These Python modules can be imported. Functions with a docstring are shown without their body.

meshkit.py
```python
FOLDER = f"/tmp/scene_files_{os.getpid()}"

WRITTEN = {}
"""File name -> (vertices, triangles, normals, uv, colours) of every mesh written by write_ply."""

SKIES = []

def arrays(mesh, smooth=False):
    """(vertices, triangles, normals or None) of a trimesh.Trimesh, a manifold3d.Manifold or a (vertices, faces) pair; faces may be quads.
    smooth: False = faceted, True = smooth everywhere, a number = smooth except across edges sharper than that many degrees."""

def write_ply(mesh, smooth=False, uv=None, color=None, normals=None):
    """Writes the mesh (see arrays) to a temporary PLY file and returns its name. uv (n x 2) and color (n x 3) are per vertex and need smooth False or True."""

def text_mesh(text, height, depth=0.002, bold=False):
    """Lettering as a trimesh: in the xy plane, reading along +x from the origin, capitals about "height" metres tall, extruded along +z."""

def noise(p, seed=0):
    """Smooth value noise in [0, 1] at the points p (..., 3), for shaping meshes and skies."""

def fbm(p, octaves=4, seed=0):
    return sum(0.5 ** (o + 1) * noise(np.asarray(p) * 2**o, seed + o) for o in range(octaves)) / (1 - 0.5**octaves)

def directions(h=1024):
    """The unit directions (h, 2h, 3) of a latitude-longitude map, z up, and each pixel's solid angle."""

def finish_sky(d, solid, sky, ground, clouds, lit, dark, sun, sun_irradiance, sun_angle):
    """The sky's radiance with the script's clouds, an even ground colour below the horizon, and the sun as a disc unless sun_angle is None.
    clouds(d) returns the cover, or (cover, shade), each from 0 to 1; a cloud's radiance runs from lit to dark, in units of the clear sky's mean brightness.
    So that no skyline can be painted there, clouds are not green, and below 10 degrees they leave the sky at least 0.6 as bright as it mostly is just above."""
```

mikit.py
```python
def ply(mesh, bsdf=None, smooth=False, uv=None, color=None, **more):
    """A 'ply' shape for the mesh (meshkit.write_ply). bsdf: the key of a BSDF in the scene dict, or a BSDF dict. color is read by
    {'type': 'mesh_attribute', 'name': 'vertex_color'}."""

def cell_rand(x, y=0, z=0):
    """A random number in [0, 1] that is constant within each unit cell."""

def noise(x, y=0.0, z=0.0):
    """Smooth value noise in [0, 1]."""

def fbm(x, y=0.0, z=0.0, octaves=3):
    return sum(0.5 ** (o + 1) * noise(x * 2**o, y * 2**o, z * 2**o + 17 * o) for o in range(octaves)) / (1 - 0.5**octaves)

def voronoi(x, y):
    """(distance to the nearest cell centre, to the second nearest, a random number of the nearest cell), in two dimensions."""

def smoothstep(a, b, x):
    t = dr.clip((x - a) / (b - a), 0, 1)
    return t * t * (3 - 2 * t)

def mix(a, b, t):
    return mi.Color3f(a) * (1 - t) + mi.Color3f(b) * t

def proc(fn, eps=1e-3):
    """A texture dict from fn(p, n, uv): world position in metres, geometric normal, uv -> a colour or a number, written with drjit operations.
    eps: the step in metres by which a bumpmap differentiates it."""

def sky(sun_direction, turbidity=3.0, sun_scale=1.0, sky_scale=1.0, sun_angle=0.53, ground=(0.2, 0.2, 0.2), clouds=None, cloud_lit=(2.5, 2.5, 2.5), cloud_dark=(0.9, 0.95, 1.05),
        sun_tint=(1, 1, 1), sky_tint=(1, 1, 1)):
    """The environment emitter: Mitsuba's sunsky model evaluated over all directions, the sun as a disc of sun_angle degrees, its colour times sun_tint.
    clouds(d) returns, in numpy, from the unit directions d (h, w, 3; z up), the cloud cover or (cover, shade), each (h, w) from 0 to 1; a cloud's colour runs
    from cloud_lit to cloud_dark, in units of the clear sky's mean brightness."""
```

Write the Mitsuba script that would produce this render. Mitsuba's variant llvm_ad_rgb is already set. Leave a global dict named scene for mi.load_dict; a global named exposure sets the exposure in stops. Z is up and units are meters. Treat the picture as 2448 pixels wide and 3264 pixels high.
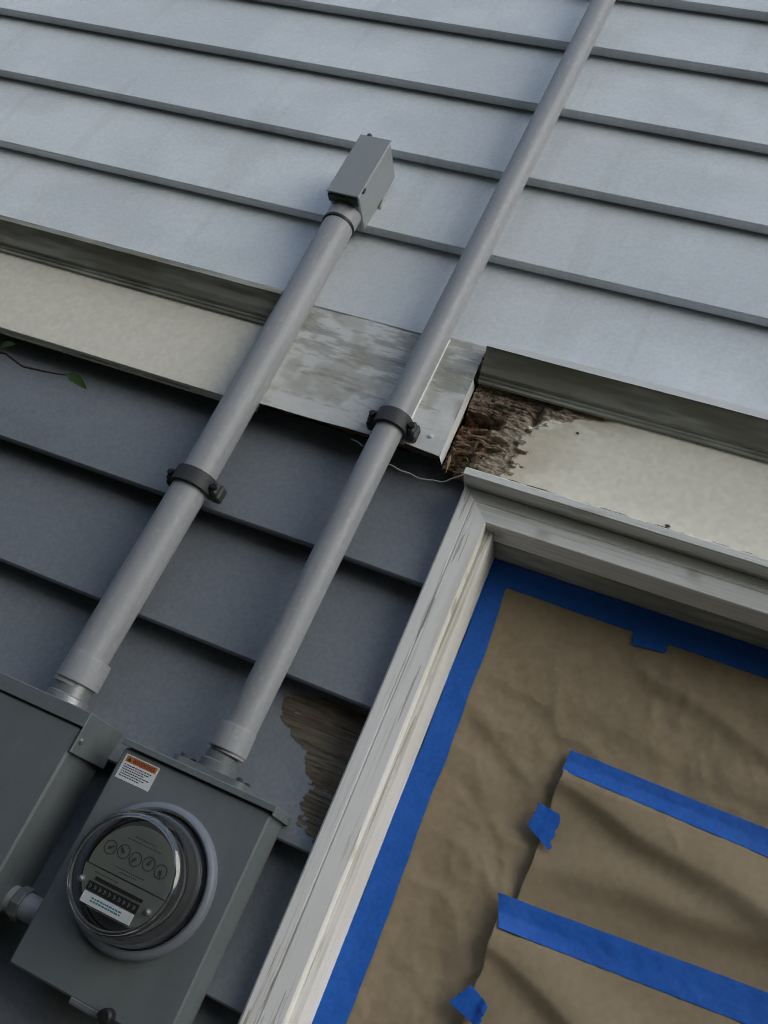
import math
import numpy as np
import trimesh
import shapely
from shapely.geometry import Polygon
import drjit as dr
import mitsuba as mi
import mikit
import meshkit
from mikit import noise, fbm, smoothstep, mix

T = mi.ScalarTransform4f
scene, labels = {'type': 'scene'}, {}

# ------------------------------------------------------------------ camera, sky, exposure
RIGHT = np.array([0.9103548, 0.1184291, 0.3965208])
DOWN = np.array([0.3025705, 0.4632025, -0.8330033])
FWD = np.array([-0.2823213, 0.8783040, 0.3858455])
CAM = np.array([0.0, -1.2, 1.5])
scene['camera'] = {
    'type': 'perspective', 'fov': 60.31, 'fov_axis': 'y', 'near_clip': 0.01, 'far_clip': 500.0,
    'to_world': T().look_at(origin=CAM.tolist(), target=(CAM + FWD).tolist(), up=(-DOWN).tolist()),
    'film': {'type': 'hdrfilm', 'width': 768, 'height': 1024},
}
# an overcast dusk sky, three times brighter overhead than at the horizon
scene['sky'] = mikit.sky((0.78, -0.50, 0.50), turbidity=4, sun_scale=0.18, sky_scale=1.0, sun_angle=46,
                         sun_tint=(0.79, 0.96, 1.24), ground=(0.05, 0.05, 0.045),
                         clouds=lambda d: (1.0, 1.0 - np.clip(d[..., 2], 0, 1)),
                         cloud_lit=(0.78, 0.97, 1.28), cloud_dark=(0.26, 0.32, 0.42))
exposure = 3.27

# ------------------------------------------------------------------ helpers
rng = np.random.default_rng(7)


def ent(key, mesh, mat, smooth=30, label=None, cat=None, group=None, kind=None):
    k, n = key, 0
    while k in scene:
        n += 1
        k = f'{key}_{n:03d}'
    scene[k] = mikit.ply(mesh, mat, smooth=smooth)
    if label or cat or group or kind:
        mark(k, label, cat, group, kind)
    return k


def mark(k, label=None, cat=None, group=None, kind=None):
    e = labels.setdefault(k, {})
    for a, b in (('label', label), ('category', cat), ('group', group), ('kind', kind)):
        if b:
            e[a] = b


def box(x0, x1, y0, y1, z0, z1, b=0.0012):
    b = min(b, (x1 - x0) / 2.2, (y1 - y0) / 2.2, (z1 - z0) / 2.2)
    p = []
    for sx in (0, 1):
        for sy in (0, 1):
            for sz in (0, 1):
                c = np.array([(x0, x1)[sx], (y0, y1)[sy], (z0, z1)[sz]])
                s = np.array([1 - 2 * sx, 1 - 2 * sy, 1 - 2 * sz]) * b
                for a in range(3):
                    m = s.copy()
                    m[a] = 0
                    p.append(c + m)
    return trimesh.convex.convex_hull(np.array(p))


def cat_(*m):
    return trimesh.util.concatenate(list(m))


def loft(rings, caps=True, capplane=None):
    """rings: (n, m, 3) closed sections; caps triangulated in the section's own polygon coordinates capplane (m, 2)."""
    r = np.asarray(rings, float)
    n, m = r.shape[:2]
    i, j = np.meshgrid(np.arange(n - 1), np.arange(m), indexing='ij')
    a, b = i * m + j, i * m + (j + 1) % m
    q = np.stack([a, b, b + m, a + m], -1).reshape(-1, 4)
    f = np.vstack([q[:, [0, 1, 2]], q[:, [0, 2, 3]]])
    v = r.reshape(-1, 3)
    if caps:
        pl = np.asarray(capplane, float)
        tv, tf = trimesh.creation.triangulate_polygon(Polygon(pl), engine='earcut')
        d = ((tv[:, None] - pl[None]) ** 2).sum(-1).argmin(1)
        tf = d[tf]
        f = np.vstack([f, tf, tf[:, ::-1] + (n - 1) * m])
    t = trimesh.Trimesh(v, f, process=False)
    t.fix_normals()
    return t


def prism_x(sec, xs, wob=None):
    """sec: (m,2) of (y,z) swept along x at the stations xs; wob(x, sec) may return a changed section."""
    sec = np.asarray(sec, float)
    rings = []
    for x in xs:
        s = sec if wob is None else wob(x, sec.copy())
        rings.append(np.column_stack([np.full(len(s), x), s]))
    return loft(rings, True, sec)


def revolve(profile, center, axis='y', n=64):
    """profile (k,2) of (radius, along axis)."""
    p = np.asarray(profile, float)
    a = np.linspace(0, 2 * np.pi, n, endpoint=False)
    c, s = np.cos(a), np.sin(a)
    k = len(p)
    rad, al = p[:, 0][None] * np.ones((n, 1)), p[:, 1][None] * np.ones((n, 1))
    u, w = rad * c[:, None], rad * s[:, None]
    v = {'y': np.stack([u, al, w], -1), 'z': np.stack([u, w, al], -1), 'x': np.stack([al, u, w], -1)}[axis]
    i, j = np.meshgrid(np.arange(n), np.arange(k - 1), indexing='ij')
    q = np.stack([i * k + j, i * k + j + 1, ((i + 1) % n) * k + j + 1, ((i + 1) % n) * k + j], -1).reshape(-1, 4)
    f = np.vstack([q[:, [0, 1, 2]], q[:, [0, 2, 3]]])
    t = trimesh.Trimesh(v.reshape(-1, 3) + np.asarray(center), f, process=False)
    t.merge_vertices()
    t.update_faces(t.nondegenerate_faces())
    t.fix_normals()
    return t


def tube(path, rad, sides=14, cap=True):
    p = np.asarray(path, float)
    rad = np.broadcast_to(rad, (len(p),))
    t = np.gradient(p, axis=0)
    t /= np.linalg.norm(t, axis=1, keepdims=True)
    ref = np.array([0.0, 1, 0]) if abs(t[0, 1]) < 0.8 else np.array([1.0, 0, 0])
    a = np.cross(t, ref)
    a /= np.linalg.norm(a, axis=1, keepdims=True)
    b = np.cross(t, a)
    an = np.arange(sides) * 2 * np.pi / sides
    rings = p[:, None] + rad[:, None, None] * (np.cos(an)[None, :, None] * a[:, None] + np.sin(an)[None, :, None] * b[:, None])
    return loft(rings, cap, np.column_stack([np.cos(an), np.sin(an)]))


def rod(profile, x, y, n=48):
    """a lathe on a vertical axis at x, y; profile (radius, z)"""
    return revolve(profile, (x, y, 0), 'z', n)


def extrude_y(poly, y0, y1):
    """shapely polygon in (x,z) extruded from y0 (front) to y1"""
    m = trimesh.creation.extrude_polygon(poly, y1 - y0, engine='earcut')
    v = m.vertices
    m.vertices = np.column_stack([v[:, 0], y0 + v[:, 2], v[:, 1]])
    m.fix_normals()
    return m


def grid(xs, zs, fy, thick=None, mask=None):
    """a height field y = fy(X, Z) over xs, zs (arrays); thick closes it into a slab; mask keeps cells."""
    X, Z = np.meshgrid(xs, zs, indexing='ij')
    r = fy(X, Z)
    Xo, Y, Zo = r if isinstance(r, tuple) else (X, r, Z)
    n, m = X.shape
    v = np.stack([Xo, Y, Zo], -1).reshape(-1, 3)
    i, j = np.meshgrid(np.arange(n - 1), np.arange(m - 1), indexing='ij')
    if mask is not None:
        xc, zc = (X[:-1, :-1] + X[1:, 1:]) / 2, (Z[:-1, :-1] + Z[1:, 1:]) / 2
        keep = mask(xc, zc).ravel()
    else:
        keep = np.ones(i.size, bool)
    q = np.stack([i * m + j, (i + 1) * m + j, (i + 1) * m + j + 1, i * m + j + 1], -1).reshape(-1, 4)[keep]
    f = np.vstack([q[:, [0, 1, 2]], q[:, [0, 2, 3]]])
    if thick:
        e = np.sort(np.vstack([f[:, [0, 1]], f[:, [1, 2]], f[:, [2, 0]]]), 1)
        de = np.vstack([f[:, [0, 1]], f[:, [1, 2]], f[:, [2, 0]]])
        _, inv, cnt = np.unique(e, axis=0, return_inverse=True, return_counts=True)
        bd = de[cnt[inv.ravel()] == 1]
        k = len(v)
        vb = v + np.array([0, thick, 0])
        side = np.vstack([np.column_stack([bd[:, 1], bd[:, 0], bd[:, 0] + k]), np.column_stack([bd[:, 1], bd[:, 0] + k, bd[:, 1] + k])])
        f = np.vstack([f, f[:, ::-1] + k, side])
        v = np.vstack([v, vb])
    t = trimesh.Trimesh(v, f, process=False)
    t.remove_unreferenced_vertices()
    return t


def nz(x, z, fx, fz, seed=0, o=3):
    return meshkit.fbm(np.stack([np.asarray(x) * fx, np.asarray(z) * fz, np.zeros_like(np.asarray(x, float))], -1), o, seed) - 0.5


LEAN = 0.0125


def lean(m):
    m.vertices[:, 0] += (2.055 - m.vertices[:, 2]) * LEAN
    return m


def text_on(s, h, x, y, z, bold=True, depth=0.0003):
    m = meshkit.text_mesh(s, h, depth, bold)
    v = m.vertices
    m.vertices = np.column_stack([x + v[:, 0], y - v[:, 2], z + v[:, 1]])
    m.fix_normals()
    return m


# ------------------------------------------------------------------ materials
def pr(color, rough=0.6, spec=0.4, **k):
    c = mikit.proc(color) if callable(color) else {'type': 'rgb', 'value': list(color)}
    return {'type': 'twosided', 'bsdf': {'type': 'principled', 'base_color': c, 'roughness': rough, 'specular': spec, **k}}


def mat(name, *a, **k):
    scene['mat_' + name] = pr(*a, **k)
    return 'mat_' + name


def white_siding_c(p, n, uv):
    a = fbm(p.x * 1.7, p.z * 2.3 + 4.0, 2.0, 3)
    s = noise(p.x * 230, p.z * 230, 7.0)
    b = smoothstep(0.35, 0.7, fbm(p.x * 5.0, p.z * 7.0, 11.0, 3))
    c = mix((0.59, 0.635, 0.68), (0.72, 0.745, 0.755), a)
    c = c * (0.92 + 0.11 * b)
    run = smoothstep(0.60, 0.78, fbm(p.x * 26, p.z * 2.2, 21.0, 3))
    c = mix(c, c * mi.Color3f(0.86, 0.87, 0.84), run * 0.35)
    return c * (0.95 + 0.10 * s)


def cream_c(p, n, uv):
    a = fbm(p.x * 3.0, p.z * 6.0, 1.0, 3)
    s = noise(p.x * 150, p.z * 150, 3.0)
    return mix((0.785, 0.745, 0.64), (0.82, 0.78, 0.675), a) * (0.94 + 0.12 * s)


def grey_siding_c(p, n, uv):
    a = fbm(p.x * 4.0, p.z * 9.0, 5.0, 3)
    s = noise(p.x * 260, p.z * 260, 2.0)
    return mix((0.165, 0.182, 0.208), (0.190, 0.208, 0.235), a) * (0.92 + 0.16 * s)


def bare_wood_c(p, n, uv):
    g = fbm(p.x * 26 + 3.0 * noise(p.x * 20, p.z * 30, 1.0), p.z * 330, 3.0, 4)
    b = fbm(p.x * 24, p.z * 40, 9.0, 3)
    c = mix((0.050, 0.041, 0.033), (0.195, 0.165, 0.125), g)
    return mix(c, (0.10, 0.062, 0.044), 0.5 * smoothstep(0.48, 0.72, b))


def board_break(z):
    """x of the ragged edge where the paint of the right frieze board ends, against height"""
    pts = [(2.12, -0.244), (2.145, -0.228), (2.185, -0.217), (2.212, -0.224), (2.235, -0.228), (2.255, -0.204), (2.270, -0.172), (2.285, -0.135), (2.31, -0.11)]
    return pts


def interp_dr(z, pts):
    out = mi.Float(pts[0][1])
    for (a, xa), (b, xb) in zip(pts[:-1], pts[1:]):
        out = out + (xb - xa) * dr.clip((z - a) / (b - a), 0, 1)
    return out


def rotten_board_c(p, n, uv):
    base = cream_c(p, n, uv)
    e = interp_dr(p.z, board_break(0))
    fr = fbm(p.x * 40, p.z * 120, 4.0, 4) - 0.5
    d = (e - p.x) + fr * 0.06
    grain = fbm(p.x * 30, p.z * 330, 8.0, 3)
    wood = mix((0.22, 0.175, 0.13), (0.45, 0.385, 0.30), grain)
    v1, v2, vr = mikit.voronoi(p.x * 55 + 2.5 * noise(p.x * 60, p.z * 60, 2.0), p.z * 150)
    crack = smoothstep(0.16, 0.02, v2 - v1)
    rot = mix((0.10, 0.055, 0.037), (0.29, 0.175, 0.12), vr) * (0.6 + 0.8 * grain)
    rot = mix(rot, mix((0.16, 0.115, 0.085), (0.36, 0.28, 0.22), vr * 0.5 + grain * 0.5), smoothstep(2.235, 2.262, p.z))
    rot = mix(rot, (0.02, 0.013, 0.010), crack * 0.8)
    moss = smoothstep(0.60, 0.72, fbm(p.x * 70, p.z * 60, 31.0, 2))
    rot = mix(rot, (0.05, 0.062, 0.02), moss * 0.6)
    stain = smoothstep(-0.13, 0.0, d) * smoothstep(0.35, 0.62, fbm(p.x * 18, p.z * 40, 77.0, 3))
    base = mix(base, (0.40, 0.31, 0.20), stain * 0.45)
    c = mix(base, wood, smoothstep(0.0, 0.0035, d))
    return mix(c, rot, smoothstep(0.040, 0.085, d + fr * 0.09))


def casing_c(p, n, uv):
    g = fbm((p.x + 0.0125 * p.z) * 320, p.z * 7.0, p.y * 200, 3)
    b = fbm((p.x + 0.0125 * p.z) * 50, p.z * 2.6, 3.0, 3)
    c = mix((0.82, 0.80, 0.78), (0.62, 0.60, 0.52), smoothstep(0.42, 0.75, b) * 0.45)
    c = mix(c, (0.45, 0.42, 0.35), smoothstep(0.54, 0.74, g) * 0.42)
    chip = smoothstep(0.64, 0.69, fbm((p.x + 0.0125 * p.z) * 260, p.z * 9.0, 51.0, 3)) * smoothstep(0.42, 0.6, fbm((p.x + 0.0125 * p.z) * 30, p.z * 4.0, 71.0, 2))
    c = mix(c, (0.36, 0.33, 0.27), chip * 0.65)
    crack = smoothstep(0.72, 0.80, fbm((p.x + 0.0125 * p.z) * 330, p.z * 16.0, 12.0, 2)) * smoothstep(0.54, 0.68, fbm(p.x * 30, p.z * 5.0, 40.0, 2))
    return mix(c, (0.14, 0.11, 0.08), crack * 0.5)


def head_c(p, n, uv):
    g = fbm(p.x * 9.0, p.z * 300, p.y * 240, 3)
    b = fbm(p.x * 14, p.z * 30, p.y * 20, 3)
    c = mix((0.74, 0.735, 0.72), (0.50, 0.50, 0.43), smoothstep(0.40, 0.72, g) * 0.5)
    return mix(c, (0.27, 0.25, 0.20), smoothstep(0.60, 0.80, b) * 0.6)


def mould_c(p, n, uv):
    g = fbm(p.x * 14, p.z * 120, p.y * 60, 3)
    b = fbm(p.x * 9, p.z * 22, 4.0, 3)
    c = mix((0.37, 0.375, 0.345), (0.22, 0.225, 0.195), smoothstep(0.30, 0.72, g))
    return mix(c, (0.17, 0.165, 0.125), smoothstep(0.42, 0.72, b) * 0.55)


def flashing_c(p, n, uv):
    w = p.x + 0.012 * noise(p.z * 40, p.x * 30, 1.0)
    g = fbm(w * 9, p.z * 52, 2.0, 4)
    f = fbm(p.x * 60, p.z * 260, 6.0, 3)
    b = fbm(p.x * 22, p.z * 26, 5.0, 3)
    c = mix((0.42, 0.42, 0.39), (0.30, 0.295, 0.265), smoothstep(0.35, 0.7, f))
    paint = smoothstep(0.36, 0.58, g * 0.62 + f * 0.38 + 0.16 * smoothstep(2.30, 2.20, p.z) - 0.04)
    c = mix(c, (0.80, 0.80, 0.79), paint * 0.72)
    return mix(c, (0.27, 0.26, 0.18), smoothstep(0.52, 0.72, b) * 0.45)


def conduit_c(p, n, uv):
    a = fbm(p.x * 20, p.z * 5, p.y * 20, 3)
    s = fbm(p.x * 170, p.z * 12, p.y * 170, 2)
    c = mix((0.275, 0.282, 0.300), (0.345, 0.352, 0.372), a) * (0.93 + 0.14 * s)
    scuff = smoothstep(0.62, 0.70, fbm(p.x * 90, p.z * 7, p.y * 90, 3))
    c = mix(c, (0.26, 0.255, 0.245), scuff * 0.3)
    fleck = smoothstep(0.73, 0.77, noise(p.x * 210, p.z * 130, p.y * 210))
    return mix(c, (0.58, 0.58, 0.57), fleck * 0.12)


def enclosure_c(p, n, uv):
    a = fbm(p.x * 9, p.z * 9, p.y * 9, 3)
    s = noise(p.x * 420, p.z * 420, p.y * 420)
    c = mix((0.118, 0.137, 0.146), (0.155, 0.175, 0.182), a) * (0.93 + 0.12 * s)
    rust = smoothstep(0.72, 0.78, fbm(p.x * 75, p.z * 48, 17.0, 3))
    c = c * (0.93 + 0.14 * fbm(p.x * 70, p.z * 9, p.y * 70, 3))
    return mix(c, (0.15, 0.105, 0.075), rust * 0.12)


def kraft_c(p, n, uv):
    a = fbm(p.x * 8, p.z * 8, 3.0, 3)
    s = fbm(p.x * 150, p.z * 150, 2.0, 2)
    return mix((0.272, 0.212, 0.137), (0.342, 0.268, 0.178), a) * (0.92 + 0.16 * s)


def tape_c(p, n, uv):
    s = fbm(p.x * 260, p.z * 260, 2.0, 2)
    a = fbm(p.x * 20, p.z * 20, 6.0, 2)
    return mix((0.009, 0.098, 0.45), (0.017, 0.128, 0.54), a) * (0.86 + 0.28 * s)


def ground_c(p, n, uv):
    a = fbm(p.x * 1.4, p.y * 1.4, 0.0, 4)
    b = noise(p.x * 40, p.y * 40, 1.0)
    return mix((0.035, 0.045, 0.02), (0.075, 0.07, 0.04), a) * (0.7 + 0.6 * b)


M_WHITE = mat('white_siding', white_siding_c, 0.5, 0.4)
M_CREAM = mat('cream', cream_c, 0.6, 0.35)
M_GREY = mat('grey_siding', grey_siding_c, 0.55, 0.4)
M_BARE = mat('bare_wood', bare_wood_c, 0.9, 0.1)
M_ROT = mat('rotten_board', rotten_board_c, 0.85, 0.15)
M_CASING = mat('casing', casing_c, 0.6, 0.3)
M_HEAD = mat('head', head_c, 0.6, 0.3)
M_MOULD = mat('mould', mould_c, 0.7, 0.25)
M_FLASH = mat('flashing', flashing_c, 0.5, 0.4)
M_PVC = mat('conduit', conduit_c, 0.42, 0.45)
M_BOX = mat('enclosure', enclosure_c, 0.45, 0.45)
M_PULL = mat('pull_box', (0.27, 0.295, 0.305), 0.45, 0.45)
M_KRAFT = mat('kraft', kraft_c, 0.75, 0.25)
M_TAPE = mat('tape', tape_c, 0.6, 0.35)
M_GROUND = mat('ground', ground_c, 0.95, 0.1)
M_DARK = mat('dark_cast', (0.040, 0.042, 0.047), 0.55, 0.4)
M_BLACK = mat('black', (0.012, 0.012, 0.013), 0.5, 0.4)
M_SHEATH = mat('sheathing', (0.06, 0.05, 0.04), 0.9, 0.1)
M_STEEL = mat('steel', (0.33, 0.34, 0.35), 0.45, 0.5, metallic=0.7)
M_RING = mat('ring', (0.165, 0.182, 0.215), 0.45, 0.5)
M_PLATE = mat('dial_plate', (0.17, 0.185, 0.165), 0.4, 0.45, metallic=0.3)
M_LABELW = mat('label_white', (0.62, 0.64, 0.66), 0.5, 0.3)
M_ORANGE = mat('label_orange', (0.50, 0.125, 0.02), 0.5, 0.3)
M_TEAL = mat('label_teal', (0.06, 0.20, 0.24), 0.5, 0.3)
M_INK = mat('ink', (0.045, 0.045, 0.05), 0.6, 0.3)
M_GLOSSY = mat('glossy_black', (0.018, 0.017, 0.016), 0.35, 0.5)
M_BRIGHT = mat('bright_metal', (0.72, 0.73, 0.74), 0.4, 0.5)
M_TAN = mat('tan_wood', (0.30, 0.22, 0.14), 0.85, 0.1)
M_BROWN = mat('brown_wood', (0.11, 0.07, 0.045), 0.85, 0.1)
M_STEM = mat('stem', (0.05, 0.035, 0.03), 0.8, 0.2)
M_CAULK = mat('caulk', (0.42, 0.41, 0.38), 0.7, 0.2)
scene['mat_leaf'] = {'type': 'principledthin', 'base_color': {'type': 'rgb', 'value': [0.038, 0.066, 0.026]}, 'roughness': 0.5, 'diff_trans': 0.5}
scene['mat_glass'] = {'type': 'thindielectric', 'int_ior': 1.5}
scene['mat_glass_solid'] = {'type': 'dielectric', 'int_ior': 1.5}
M_LEAF, M_GLASS = 'mat_leaf', 'mat_glass'

# ------------------------------------------------------------------ ground
ent('ground', grid(np.linspace(-60, 60, 41), np.linspace(-60, 60, 41), lambda X, Z: (X, Z, 0 * X)), M_GROUND, False,
    label='dark lawn at the foot of the house wall', kind='structure')

# ------------------------------------------------------------------ house wall
X0, X1 = -3.4, 3.2
WL, WR, WB, WT = -0.2275, 0.640, 0.93, 2.0526     # inner edge of the window casing
mark('house', 'house wall with dark grey lap siding below, cream frieze board and pale lap siding above', 'house')


def wall_core():
    return lean_none(cat_(box(X0, WL - 0.02, 0.062, 0.25, 0, 5.3), box(WR + 0.02, X1, 0.062, 0.25, 0, 5.3),
                          box(WL - 0.02, WR + 0.02, 0.062, 0.25, WT + 0.03, 5.3), box(WL - 0.02, WR + 0.02, 0.062, 0.25, 0, WB - 0.03)))


def lean_none(m):
    return m


ent('house__wall', wall_core(), M_SHEATH, False)
ent('house__foundation', box(X0, X1, -0.01, 0.05, 0.0, 0.35), mat('concrete', (0.25, 0.25, 0.24), 0.9, 0.1))


def board(zb, zt, x0, x1, seed, th=0.036, bt=0.013):
    s = th / (zt - zb)
    top = zt + 0.03
    sec = [(0.0022, zb), (0.0, zb + 0.0025), (s * 0.1 - 0.0006, zb + 0.1), (s * (zt - zb), zt), (s * (top - zb), top), (s * (top - zb) + bt, top), (bt, zb)]
    n = max(6, int((x1 - x0) / 0.05))

    def wob(x, q):
        a = nz(np.array([x]), np.array([seed * 3.1]), 2.2, 1.0, seed)[0] * 0.0032
        b = nz(np.array([x]), np.array([seed * 5.7]), 0.8, 1.0, seed + 9)[0] * 0.004
        q[[0, 1, 6], 1] += a + b * 0.4
        q[:3, 0] += a * 0.35
        return q
    return prism_x(sec, np.linspace(x0, x1, n), wob)


LOW = [2.1326, 1.9354, 1.7378, 1.5326, 1.3364, 1.136, 0.936, 0.736, 0.536, 0.336]
CASE_L = WL - 0.0512
grey_keys = []
for i in range(1, len(LOW)):
    zb, zt = LOW[i], LOW[i - 1]
    xr = CASE_L + (2.055 - (zb + zt) / 2) * LEAN + 0.006 if zt > WB - 0.03 else X1
    grey_keys.append(ent('house__grey_siding_board', board(zb, zt, X0, xr, 20 + i), M_GREY, 25))
    if zt > WB - 0.03:
        ent('house__grey_siding_board', board(zb, zt, WR + 0.053, X1, 60 + i), M_GREY, 25)
mark(grey_keys[2], 'dark grey siding board with paint peeled to brown wood beside the window casing')

UP = [2.366, 2.5716, 2.774, 2.9724, 3.1674, 3.352] + [3.352 + 0.196 * k for k in range(1, 11)]
for i in range(len(UP) - 1):
    ent('house__white_siding_board', board(UP[i], UP[i + 1], X0, X1, 100 + i, 0.022, 0.0175), M_WHITE, 25)

# peeled patch on the third grey board
PEEL = [(1.5535, -0.287), (1.557, -0.300), (1.575, -0.306), (1.581, -0.318), (1.590, -0.312), (1.611, -0.315), (1.630, -0.338), (1.650, -0.357), (1.668, -0.368), (1.680, -0.386), (1.700, -0.405), (1.722, -0.395), (1.733, -0.36)]


def peel_mask(x, z):
    e = np.interp(z, [a for a, _ in PEEL], [b for _, b in PEEL]) + nz(x, z, 38, 46, 5, 4) * 0.050 + nz(x, z, 170, 200, 6, 2) * 0.010
    return x > e


zs = np.arange(1.548, 1.7345, 0.0016)
ent(grey_keys[2] + '__bare_wood', grid(np.arange(-0.425, -0.2675, 0.002), zs,
    lambda X, Z: 0.036 * (Z - 1.5326) / 0.2052 - 0.0012 + nz(X, Z, 34, 330, 3) * 0.0028, 0.003, peel_mask), M_BARE, False,
    label='brown weathered wood grain where the paint has peeled')

# frieze boards
fr_x = np.linspace(X0, -0.672, 60)
ent('house__frieze_board', prism_x([(-0.0115, 2.1326), (-0.012, 2.1345), (-0.012, 2.345), (0.012, 2.345), (0.012, 2.1326)], fr_x,
    lambda x, q: q + np.column_stack([np.zeros(5), np.array([1, 1, 0, 0, 1]) * nz(np.array([x]), np.array([0.3]), 3, 1, 2)[0] * 0.004])), M_CREAM, 25,
    label='cream painted frieze board over the dark grey siding')
E_Z, E_X = zip(*board_break(0))


def rot_height(X, Z):
    e = np.interp(Z, E_Z, E_X)
    d = e - X + nz(X, Z, 40, 120, 11, 4) * 0.06
    bare = np.clip(d / 0.004, 0, 1)
    cav = np.clip((d - 0.040 + nz(X, Z, 45, 60, 12) * 0.06) / 0.04, 0, 1) * np.interp(Z, [2.23, 2.262], [1.0, 0.35])
    lump = np.abs(nz(X, Z, 38, 130, 13, 3)) * 0.018 * np.clip(d / 0.03, 0, 1)
    fine = nz(X, Z, 240, 300, 14, 2) * 0.004 * np.clip(d / 0.02, 0, 1)
    slot = np.exp(-((Z - 2.229 - nz(X, Z, 30, 1, 15) * 0.02) / 0.009) ** 2) * np.clip((-0.262 - X) / 0.01, 0, 1)
    hook = np.exp(-(((X + 0.222) / 0.007) ** 2 + ((Z - 2.262) / 0.016) ** 2))
    return -0.012 + 0.0018 * bare + 0.014 * cav - lump + 0.004 * bare + fine + 0.020 * slot + 0.018 * hook


rx = np.concatenate([np.arange(-0.332, -0.13, 0.0022), np.arange(-0.13, 0.9, 0.03), np.linspace(0.9, X1, 30)])
rz = np.concatenate([np.arange(2.1330, 2.296, 0.0018), [2.32, 2.345]])
rk = ent('house__frieze_board', grid(rx, rz, rot_height, 0.024), M_ROT, False,
         label='cream frieze board above the window, its left end rotted to brown wood')
for i in range(16):
    big = i < 7
    x = rng.uniform(-0.325, -0.272)
    z = rng.uniform(2.140, 2.205)
    L = rng.uniform(0.018, 0.040) if big else rng.uniform(0.007, 0.016)
    a = rng.uniform(-1.9, -0.6) if rng.random() < 0.4 else rng.uniform(-0.35, 0.35)
    s = np.linspace(0, 1, 7)
    pth = np.column_stack([x + np.cos(a) * L * s, -0.006 - 0.010 * np.sin(s * 2.6) * rng.uniform(0.3, 1.3), z + np.sin(a) * L * s + 0.006 * np.sin(s * 3) * rng.uniform(-1, 1)])
    ent(rk + '__wood_shred', tube(pth, np.interp(s, [0, 0.5, 1], [0.0012, 0.0026 if big else 0.0015, 0.0003]), 6), M_TAN if rng.random() < 0.55 else M_BROWN, 40)

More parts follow.
